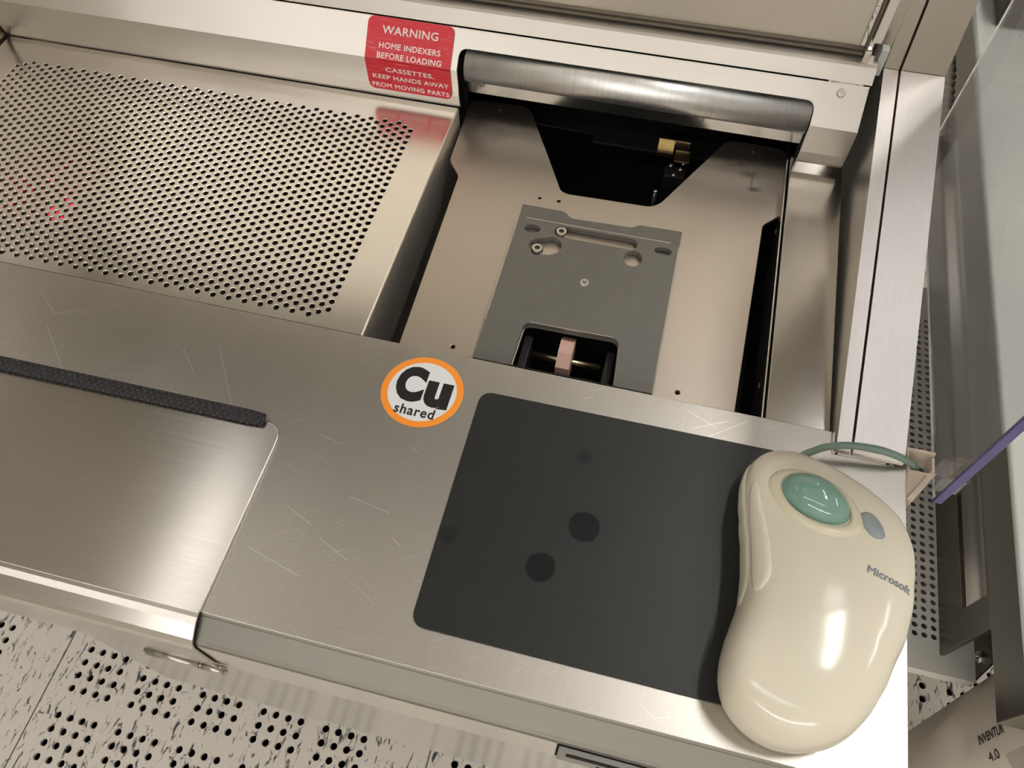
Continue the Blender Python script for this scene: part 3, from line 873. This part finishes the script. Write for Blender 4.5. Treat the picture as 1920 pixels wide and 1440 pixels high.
key = [(-85.4, 369.5), (-84.5, 374), (-81, 377.2), (-76, 378.5), (-70.5, 381.2), (-65.5, 379.8), (-62.4, 376), (-62.3, 371), (-64.5, 367), (-69, 364.2), (-74, 363.6), (-79, 362.3), (-83, 364)]
slot = rrect(-70.0, -10.5, 382.3, 392.6, 5.0)
mp_ = MB().plate(fillet([(-98.2, 268.5), (-98.4, 392.2), (-93.8, 394.9), (12.0, 394.9), (16.0, 392.6), (19.0, 392.6), (18.6, 268.5)], [0, 1, 2, 3, 2, 1, 0]),
                 [key[::-1], slot, oval(-86.2, 385.6, 5.8, 3.9), oval(-11.4, 374.6, 6.3, 7.2), oval(8.0, 386.2, 6.2, 3.5), win], z0=-14.9, z1=-10, bev=0.35)
mpo = mp_.build('mounting_plate', MT['grey_plate'], pf)
mb = MB()
mb.box(18.1, 19.0, 269, 392.4, -10.6, -9.85, 0.2).box(-98.7, -98.0, 300, 392, -10.6, -9.85, 0.2)
mb.box(-93, 12, 394.3, 395.2, -10.6, -9.8, 0.2)
mb.plate([(-68.5, 304.6), (-12.5, 305.4), (-12.5, 304.7), (-68.5, 303.9)], z0=-10.4, z1=-9.8)
mb.build('worn_edge', MT['screw'], mpo)
screw(mpo, (-65.2, 387.4, -12.5), (0, 0, 1), 4.4, 3.2)
screw(mpo, (-78.6, 368.2, -12.5), (0, 0, 1), 4.4, 3.2)
screw(mpo, (-40.1, 345.8, -10.6), (0, 0, 1), 3.4, 1.0)
MB().cyl((-66, 295.5, -34), (-17.5, 295.5, -34), 2.3, 16).build('roller_pin', MT['brass'], pf)
for x0 in (-71.5, -15):
    MB().box(x0, x0 + 6, 268, 302, -44, -22, 1).build('pin_support', MT['black'], pf)
mb = MB()
prof = [(282, -40), (282.5, -24), (292, -19.5), (302, -19.5), (308, -24), (308, -40)]
mb.sweep_x(prof, -46.5, -37.0)
mb.build('lever', MT['pink'], pf)
MB().box(-60, -30, 380, 400, -90, -18).build('column', MT['black'], pf)
# small latch bracket at the back of the well
lt = thing('latch_bracket', 'small brass and steel latch bracket in the dark fork opening', 'bracket', (2, 505, -60))
MB().box(-12, 13.5, 516, 517.5, -42, -24, 0.3).box(-12, 1, 507, 517, -31, -29.6, 0.3).box(3, 15, 498, 511, -30, -28.5, 0.3).build('bracket_plate', MT['brass'], lt)
MB().box(-3, 14, 488, 500, -60, -36, 1).build('block', MT['black'], lt)
for c in ((1.5, 497, -33), (9.5, 494, -33), (5, 489, -35), (11, 500, -32)):
    MB().ball(c, 2.0, 2.0, 1.6, 12, 8).build('rivet', MT['screw'], lt)
tag(MB().ball((-6.2, 471, -38), 2.0, 2.0, 1.5, 12, 8).cyl((-6.2, 471, -90), (-6.2, 471, -38), 1.5, 10).build('well_bolt', MT['screw']), 'small bolt head in the dark just inside the fork opening', 'bolt')
for px_, py_, pz in ((87.6, 435, -22), (86.5, 300, -24)):
    tag(MB().cyl((86.9, py_, pz), (85.4, py_, pz), 1.9, 14).build('liner_screw', MT['drive']), 'small grey screw head on the right wall of the dark well, %s' % ('near its back' if py_ > 400 else 'near the worktop edge'), 'screw', 'screws of the well wall')

# ================================================================ dark pad and round sticker
tag(MB().plate(fillet([(-83.0, 93.0), (113, 92.4), (113, 240.4), (-83.8, 239.2)], 8.5, 8), z0=0.05, z1=1.1, bev=0.25).build('mouse_pad', MT['pad']), 'dark charcoal mouse pad with round stains on the steel worktop', 'mouse pad')
cu = thing('round_sticker', 'round white sticker with orange rim and black lettering on the worktop', 'sticker', (-119.4, 230.2, 0))
CX, CY = -119.3, 230.5
MB().plate(oval(CX, CY, 25.6, 25.0, 64), [oval(CX, CY, 21.4, 20.9, 64)], z0=0.05, z1=0.2).build('rim', MT['orange'], cu)
fc_ = MB().plate(oval(CX, CY, 21.4, 20.9, 64), z0=0.05, z1=0.2).build('face', MT['sticker'], cu)
mb = MB()
text_mesh(mb, 'C', 18.3, 25.6, lambda u, v, w: (-136.8 + u, 221.6 + v, 0.24), bold=0.066, fit=True)
text_mesh(mb, 'u', 16.4, 18.8, lambda u, v, w: (-117.5 + u, 220.4 + v, 0.24), bold=0.062, fit=True)
text_mesh(mb, 'shared', 25.2, 6.8, lambda u, v, w: (-132.4 + u, 213.0 + v, 0.24), bold=0.024, spacing=1.12)
mb.build('lettering', MT['black_ink'], fc_)

# ================================================================ floppy drive in the front edge
fd = thing('floppy_drive', 'grey floppy disk drive front set in the worktop front edge', 'disk drive', (54, 60, -54))
MB().plate(rrect(4.0, 106.0, -53.6, -11.8, 0.6), z0=0, z1=0.3, fn=lambda u, v, w: (u, 57.5 - w, v)).build('opening', MT['dark_hole'], fd)  # black sheet painting the shade of the gap round the bezel
bz_ = MB().plate(rrect(5.2, 104.8, -52.6, -12.4, 1.0), z0=0, z1=1.6, bev=0.3, fn=lambda u, v, w: (u, 57.2 - w, v)).build('bezel', MT['drive'], fd)
MB().plate(rrect(9.5, 99, -33, -22, 0.8), z0=0, z1=0.2, fn=lambda u, v, w: (u, 55.6 - w, v)).build('slot', MT['dark_hole'], bz_)  # flush black plate painting the shade inside the disk slot
MB().box(40, 72, 54.0, 55.5, -38, -14, 0.4).build('shutter', MT['black'], bz_)
MB().plate(rrect(26.5, 34.5, -45.5, -41.5, 0.3), z0=0, z1=0.2, fn=lambda u, v, w: (u, 55.6 - w, v)).build('light_window', MT['dark_hole'], bz_)
MB().box(80.8, 96.2, 53.2, 55.5, -41.4, -33.6, 0.8).build('eject_button', MT['drive'], bz_)

# ================================================================ trackball
TB = thing('trackball', 'aged cream trackball with a teal ball and grey lettering at the right of the pad', 'trackball', (118, 150, 1.1))
OUT = [(157.2, 205.3), (161.4, 196.0), (163.6, 187.7), (163.8, 178.1), (162.8, 165.8), (160.5, 148.0), (157.4, 135.8), (152.2, 122.9), (145.5, 106.5), (138.3, 94.0), (129.5, 84.6), (118.0, 78.8),
       (106.2, 76.6), (95.7, 77.8), (85.9, 82.6), (78.6, 89.8), (75.0, 98.1), (74.0, 107.0), (74.8, 117.6), (77.0, 128.7), (79.2, 138.2), (80.4, 147.8), (80.3, 159.5), (79.2, 173.6), (77.2, 188.7),
       (75.6, 201), (75.6, 211), (77.6, 219.6), (81.6, 226.2), (87.6, 231.0), (95, 233.4), (105.0, 232.9), (117.9, 229.9), (130.0, 225.0), (143.2, 217.4)]
TCX, TCY = 118.0, 150.0
pol = sorted([((math.atan2(y - TCY, x - TCX)) % (2 * math.pi), math.hypot(x - TCX, y - TCY)) for x, y in OUT])


def cat(p0, p1, p2, p3, t):
    return 0.5 * (2 * p1 + (p2 - p0) * t + (2 * p0 - 5 * p1 + 4 * p2 - p3) * t * t + (3 * p1 - p0 - 3 * p2 + p3) * t ** 3)


def rad_at(th):
    th %= 2 * math.pi
    n = len(pol)
    for i in range(n):
        a = pol[i][0]; b = pol[(i + 1) % n][0] + (2 * math.pi if i == n - 1 else 0)
        tt = th + (2 * math.pi if th < a and i == n - 1 else 0)
        if a <= tt < b:
            return cat(pol[i - 1][1], pol[i][1], pol[(i + 1) % n][1], pol[(i + 2) % n][1], (tt - a) / (b - a))
    return pol[0][1]


PROF = [(0.955, 0.0), (0.985, 0.05), (1.0, 0.16), (1.003, 0.32), (0.992, 0.47), (0.968, 0.60), (0.925, 0.71), (0.86, 0.80), (0.77, 0.875), (0.65, 0.93), (0.50, 0.968), (0.33, 0.99), (0.16, 0.999), (0.0, 1.0)]


def prof_at(t):
    n = len(PROF) - 1
    f = max(0, min(t, 1)) * n; i = min(int(f), n - 1); k = f - i
    g = lambda j: PROF[max(0, min(j, n))]
    return cat(g(i - 1)[0], g(i)[0], g(i + 1)[0], g(i + 2)[0], k), cat(g(i - 1)[1], g(i)[1], g(i + 1)[1], g(i + 2)[1], k)


def sm(a, b, x):
    t = max(0, min(1, (x - a) / (b - a))); return t * t * (3 - 2 * t)


def height(x, y):
    return 34 + 9.0 * sm(215, 125, y) - 2.0 * sm(200, 235, y)


def tb_pt(th, t, out=0.0):
    fr, fz = prof_at(t)
    r = rad_at(th) * fr + out
    x = TCX + r * math.cos(th); y = TCY + r * math.sin(th)
    return Vector((x, y, 1.2 + fz * height(x, y)))


NT, NP = 128, 40
vs = []
for j in range(NP):
    for i in range(NT):
        vs.append(tb_pt(2 * math.pi * i / NT, j / NP))
vs.append(tb_pt(0, 1))
fs = [[j * NT + i, j * NT + (i + 1) % NT, (j + 1) * NT + (i + 1) % NT, (j + 1) * NT + i] for j in range(NP - 1) for i in range(NT)]
fs += [[(NP - 1) * NT + i, (NP - 1) * NT + (i + 1) % NT, NP * NT] for i in range(NT)]
fs.append(list(range(NT))[::-1])
body = MB().add(vs, fs, True)
BV = BVHTree.FromPolygons([Vector(v) for v in vs], fs)
bo_ = body.build('body', MT['cream'], TB)


def hz(x, y):
    h = BV.ray_cast(Vector((x, y, 200)), Vector((0, 0, -1)))[0]
    return h.z if h else 8.0


def hn(x, y):
    h = BV.ray_cast(Vector((x, y, 200)), Vector((0, 0, -1)))[1]
    return h if h else Vector((0, 0, 1))


# teal ball and the raised collar round it
BX, BY, BR = 108.6, 197.2, math.radians(-27)
bz = hz(BX, BY)
MB().ball((BX, BY, bz - 3.0), 19.0, 13.0, 14.5, 48, 28, zmin=-0.6, rot=BR).build('ball', MT['teal'], TB)
rows = []
c_, s__ = math.cos(BR), math.sin(BR)
for k, (f, dz) in enumerate(((0.0, -2.5), (0.04, 0.9), (0.10, 1.7), (0.30, 2.1), (0.60, 1.7), (0.86, 0.9), (1.0, -0.8))):
    a = 18.2 + (26.0 - 18.2) * f; b = 12.3 + (17.6 - 12.3) * f
    row = []
    for i in range(64):
        t = 2 * math.pi * i / 64
        # lens-like: pull the two ends to a softer point
        ex, eyy = a * math.cos(t), b * math.sin(t) * (1 - 0.10 * math.cos(t) ** 2)
        x = BX + 0.2 + ex * c_ - eyy * s__; y = BY - 0.9 + ex * s__ + eyy * c_
        row.append((x, y, hz(x, y) + dz))
    rows.append(row)
vs = [p_ for r_ in rows for p_ in r_]
mb = MB().add(vs, [[j * 64 + i, j * 64 + (i + 1) % 64, (j + 1) * 64 + (i + 1) % 64, (j + 1) * 64 + i] for j in range(len(rows) - 1) for i in range(64)], True)
mb.build('ball_collar', MT['cream_warm'], TB)

# scroll button (rounded lozenge)
WX, WY, WR = 137.4, 189.8, math.radians(-70)
wr = []
loz = [(-8.2, -1.2), (-7.0, -4.2), (-2.5, -5.2), (3, -4.8), (7.2, -2.8), (8.4, 1.2), (7.2, 3.8), (2.5, 4.9), (-3.5, 4.4), (-7.4, 2.2)]
loz = fillet(loz, 2.2, 3)
for f, dz in ((1.0, -0.6), (0.99, 0.5), (0.93, 1.1), (0.75, 1.7), (0.45, 2.1), (0.0, 2.3)):
    row = []
    for u, v in loz:
        x = WX + f * (u * math.cos(WR) - v * math.sin(WR)); y = WY + f * (u * math.sin(WR) + v * math.cos(WR))
        row.append((x, y, hz(x, y) + dz))
    wr.append(row)
n_ = len(loz)
MB().add([p_ for r_ in wr for p_ in r_], [[j * n_ + i, j * n_ + (i + 1) % n_, (j + 1) * n_ + (i + 1) % n_, (j + 1) * n_ + i] for j in range(len(wr) - 1) for i in range(n_)], True).build('scroll_button', MT['slate'], TB)

# the two long side buttons on the left flank


def flank(name, th0, th1, t0, t1, lift, mat):
    nu, nv = 48, 10
    vs = []
    for i in range(nu + 1):
        u = i / nu
        th = th0 + (th1 - th0) * u
        taper = (1 - (2 * u - 1) ** 4)
        tm = (t0 + t1) / 2 + 0.02 * (u - .5)
        hw = (t1 - t0) / 2 * (0.25 + 0.75 * taper)
        for j in range(nv + 1):
            v = 2 * j / nv - 1
            t = tm + hw * v
            p0 = tb_pt(th, t); 
            a = tb_pt(th + 0.01, t) - tb_pt(th - 0.01, t); b = tb_pt(th, t + 0.01) - tb_pt(th, t - 0.01)
            nn = a.cross(b).normalized()
            h = lift * (1 - abs(v) ** 8) * (1 - abs(2 * u - 1) ** 16) - 0.35
            vs.append(p0 + nn * h)
    fs = [[i * (nv + 1) + j, (i + 1) * (nv + 1) + j, (i + 1) * (nv + 1) + j + 1, i * (nv + 1) + j + 1] for i in range(nu) for j in range(nv)]
    MB().add(vs, fs, True).build(name, mat, TB, recalc=False)


flank('side_button', math.radians(125), math.radians(193), 0.38, 0.615, 1.7, MT['cream'])
flank('side_button', math.radians(118), math.radians(197), 0.12, 0.345, 1.3, MT['cream'])

mb = MB()
ta = math.atan2(157.6 - 162.4, 156.6 - 133.6)


def on_body(u, v, w=0.0):
    x = 133.0 + u * math.cos(ta) - v * math.sin(ta); y = 161.6 + u * math.sin(ta) + v * math.cos(ta)
    return (x, y, hz(x, y) + 0.26 + w)


text_mesh(mb, 'Microsoft', 22.4, 4.4, on_body, fat=0.17)
mb.build('lettering', MT['slate_ink'], bo_, recalc=False)
mb = MB()
cp = [(104, 229, 9), (108, 236.5, 8.5), (113.3, 240.6, 9.5), (119.5, 243.8, 11), (128.5, 246.4, 12.2), (136, 247.6, 12.6), (143.2, 248.3, 12.4), (150, 248.7, 11.6), (157, 248.8, 9.6), (164, 249.2, 6.2), (170, 250.2, 1.2), (174.5, 252, -5), (177, 254, -16), (177, 256, -60), (176.5, 258, -140)]
pts = []
for i in range(len(cp) - 1):
    for k in range(6):
        g = lambda j: Vector(cp[max(0, min(j, len(cp) - 1))])
        pts.append(cat(g(i - 1), g(i), g(i + 1), g(i + 2), k / 6))
mb.tube(pts, lambda f: 3.2 - 1.1 * min(1, f / 0.12) + 0.0, 14)
cd = mb.build('cord', MT['cord'], TB); cd['label'] = 'teal grey cord'

# ================================================================ cord clip, clear screen
cl = thing('cord_clip', 'beige plastic bracket guiding the trackball cord at the worktop corner', 'bracket', (176, 246, -16))
MB().box(168.2, 184.5, 259.6, 261.6, -16, 0.5, 0.3).box(168.2, 169.6, 246, 261.6, -16, 0.2, 0.3).box(168.4, 183.2, 246, 247.4, -16, -0.4, 0.3).build('channel', MT['clip'], cl)
MB().plate([(168.4, 247.2), (181.6, 247.2), (168.4, 229.5)], z0=-5, z1=-2.2, bev=0.3).build('gusset', MT['clip'], cl)
mb = MB()
a, b = Vector((169.6, 227.6)), Vector((183.6, 248.8)); d = (b - a).normalized(); q = Vector((-d.y, d.x)) * 1.7
mb.plate([tuple(a + q), tuple(a - q), tuple(b - q), tuple(b + q)], z0=-5.5, z1=-0.8, bev=0.4)
mb.box(182.6, 184.3, 248.6, 258.2, -12, -0.6, 0.3)
mb.build('brace', MT['clip'], cl)

ac = thing('clear_screen', 'scratched clear acrylic side screen with violet edges standing right of the rails', 'screen', (192, 385, -16))
MB().box(188.6, 193.4, 239.0, 531, -15, 330, 0.3).build('sheet', MT['acrylic'], ac)
MB().box(188.5, 193.5, 237.2, 239.0, -15.3, 330, 0.3).build('front_edge', MT['purple'], ac)
mb = MB()
mb.box(194, 206, 249.5, 262, -24, -22.5, 0.3).box(194, 206, 249.5, 250.8, -24, -6, 0.3).box(194, 206, 260.8, 262, -24, -6, 0.3).box(204.8, 206, 249.5, 262, -24, -6, 0.3)
tag(mb.build('clear_bracket', MT['acrylic']), 'small clear plastic box bracket behind the front corner of the acrylic screen', 'bracket')

# ================================================================ neighbouring equipment on the right
sh = thing('perforated_shelf', 'grey perforated steel shelf low down between the worktop and the dark side panel', 'shelf', (340, 520, -470))
mb = MB()
cells = [(345.5 + 9.9 * (i - 12), 315 + 9.5 * j) for i in range(16) for j in range(46)]
perforated(mb, cells, 9.9, 9.5, 3.3, seg=12, z=-450, depth=2.5)
X0, X1 = 345.5 - 9.9 * 12.5, 345.5 + 9.9 * 3.5
Y0, Y1 = 315 - 4.75, 315 + 9.5 * 45.5
for q in ((200, X0, 277, 800), (X1, 416, 277, 800), (X0, X1, 277, Y0), (X0, X1, Y1, 800)):
    mb.add([(q[0], q[2], -450), (q[1], q[2], -450), (q[1], q[3], -450), (q[0], q[3], -450)], [[0, 1, 2, 3]])
mb.build('perforated_sheet', MT['shelf'], sh, recalc=False)
MB().box(200, 416, 277, 278.5, -468, -450.2).build('front_lip', MT['shelf'], sh)
tag(MB().box(200, 418, 279, 800, -472, -469).build('shelf_tray', plain('dull_tray', srgb(150, 148, 142), rough=0.6)), 'dull tray just below the perforated shelf', 'tray')
sp = thing('equipment_rack', 'charcoal neighbouring machine with a long window slot below a deep pale-topped beam, far right', 'machine', (500, 700, -450))
pn_ = MB().plate([(297, -449.5), (1159, -449.5), (1159, -303), (297, -303)], [rrect(331, 1040, -397, -345.5, 2)[::-1]], z0=0, z1=5, bev=0.5, fn=lambda u, v, w: (380 + w, u, v)).build('side_panel', MT['side'], sp)
MB().box(392, 400, 310, 1100, -420, -330).build('slot_back', MT['bright'], pn_)
MB().box(385, 392, 331, 1040, -400, -397.5).build('slot_sill', MT['bright'], pn_)
bm_ = MB().box(360, 900, 200, 1180, -302.5, -250, 1).build('beam', MT['side'], sp)
mb = MB()
mb.sweep_x([(198.5, -250.5), (198.5, -247.5), (200, -246.5), (1181, -246.5), (1181, -250.5)], 362.5, 902)
mb.cyl((362.5, 199, -250), (362.5, 1181, -250), 3.6, 16)
mb.build('beam_cover', MT['pale'], bm_)
br = thing('shelf_bracket', 'small steel corner bracket with a bolt at the front end of the perforated shelf', 'bracket', (412, 285, -468))
MB().plate(fillet([(277, -468), (330, -468), (330, -415), (290, -415)], [1, 1, 1, 5]), z0=0, z1=2.5, bev=0.3, fn=lambda u, v, w: (416 + w, u, v)).build('plate', MT['side'], br)
screw(br, (415.6, 300, -436), (-1, 0, 0), 6.5, 4, name='bolt')

dr = thing('drum', 'tall rounded taupe metal housing with a printed label at the bottom right', 'housing', (490, 205, -900))
A = Vector((503.6, 178, -900)); B = Vector((481.5, 228.8, -310)); kk = (B - A).normalized()
MB().cyl(A, B, 90, 72).build('shell', MT['drum'], dr)
uu = (Vector((1, 0, 0)) - kk * kk.x).normalized(); ww = kk.cross(uu)


def on_drum(s_, ang, out=0.25):
    a_ = math.radians(ang)
    return tuple(A + kk * s_ + (uu * math.cos(a_) + ww * math.sin(a_)) * (90 + out))


mb = MB()
n1, n2 = 10, 10
vs = [on_drum(535 + 50 * i / n1, -160 + 60 * j / n2, 0.3) for i in range(n1 + 1) for j in range(n2 + 1)]
mb.add(vs, [[i * (n2 + 1) + j, i * (n2 + 1) + j + 1, (i + 1) * (n2 + 1) + j + 1, (i + 1) * (n2 + 1) + j] for i in range(n1) for j in range(n2)], True)
lb_ = mb.build('label', MT['label_white'], dr, recalc=False)
mb = MB()
text_mesh(mb, 'INVENTUR', 50, 8.5, lambda u, v, w: on_drum(497 + u, -170.5 - v / 90 * 57.3, 0.5 + w), fat=0.3, sub=1)
text_mesh(mb, '4.0', 20, 8, lambda u, v, w: on_drum(506 + u, -160 - v / 90 * 57.3, 0.5 + w), fat=0.3, sub=1)
mb.build('lettering', MT['black_ink'], lb_, recalc=False)

tag(MB().box(385, 520, 1090, 1300, -246.3, -150, 6).build('dark_box', MT['dark_paint']), 'dark box standing on the pale-topped machine at the top right corner', 'box')
hs = MB()
vs = []
pts = [(364, 1000 + 12 * i / 4, -352 + 0.6 * i) for i in range(60)]
hs.tube(pts, lambda f: 8.0 + 2.2 * math.sin(f * 60 * 1.4), 16)
tag(hs.build('ribbed_hose', plain('white_hose', srgb(225, 222, 216), rough=0.4)), 'short white ribbed hose seen between the rail and the dark panel', 'hose')
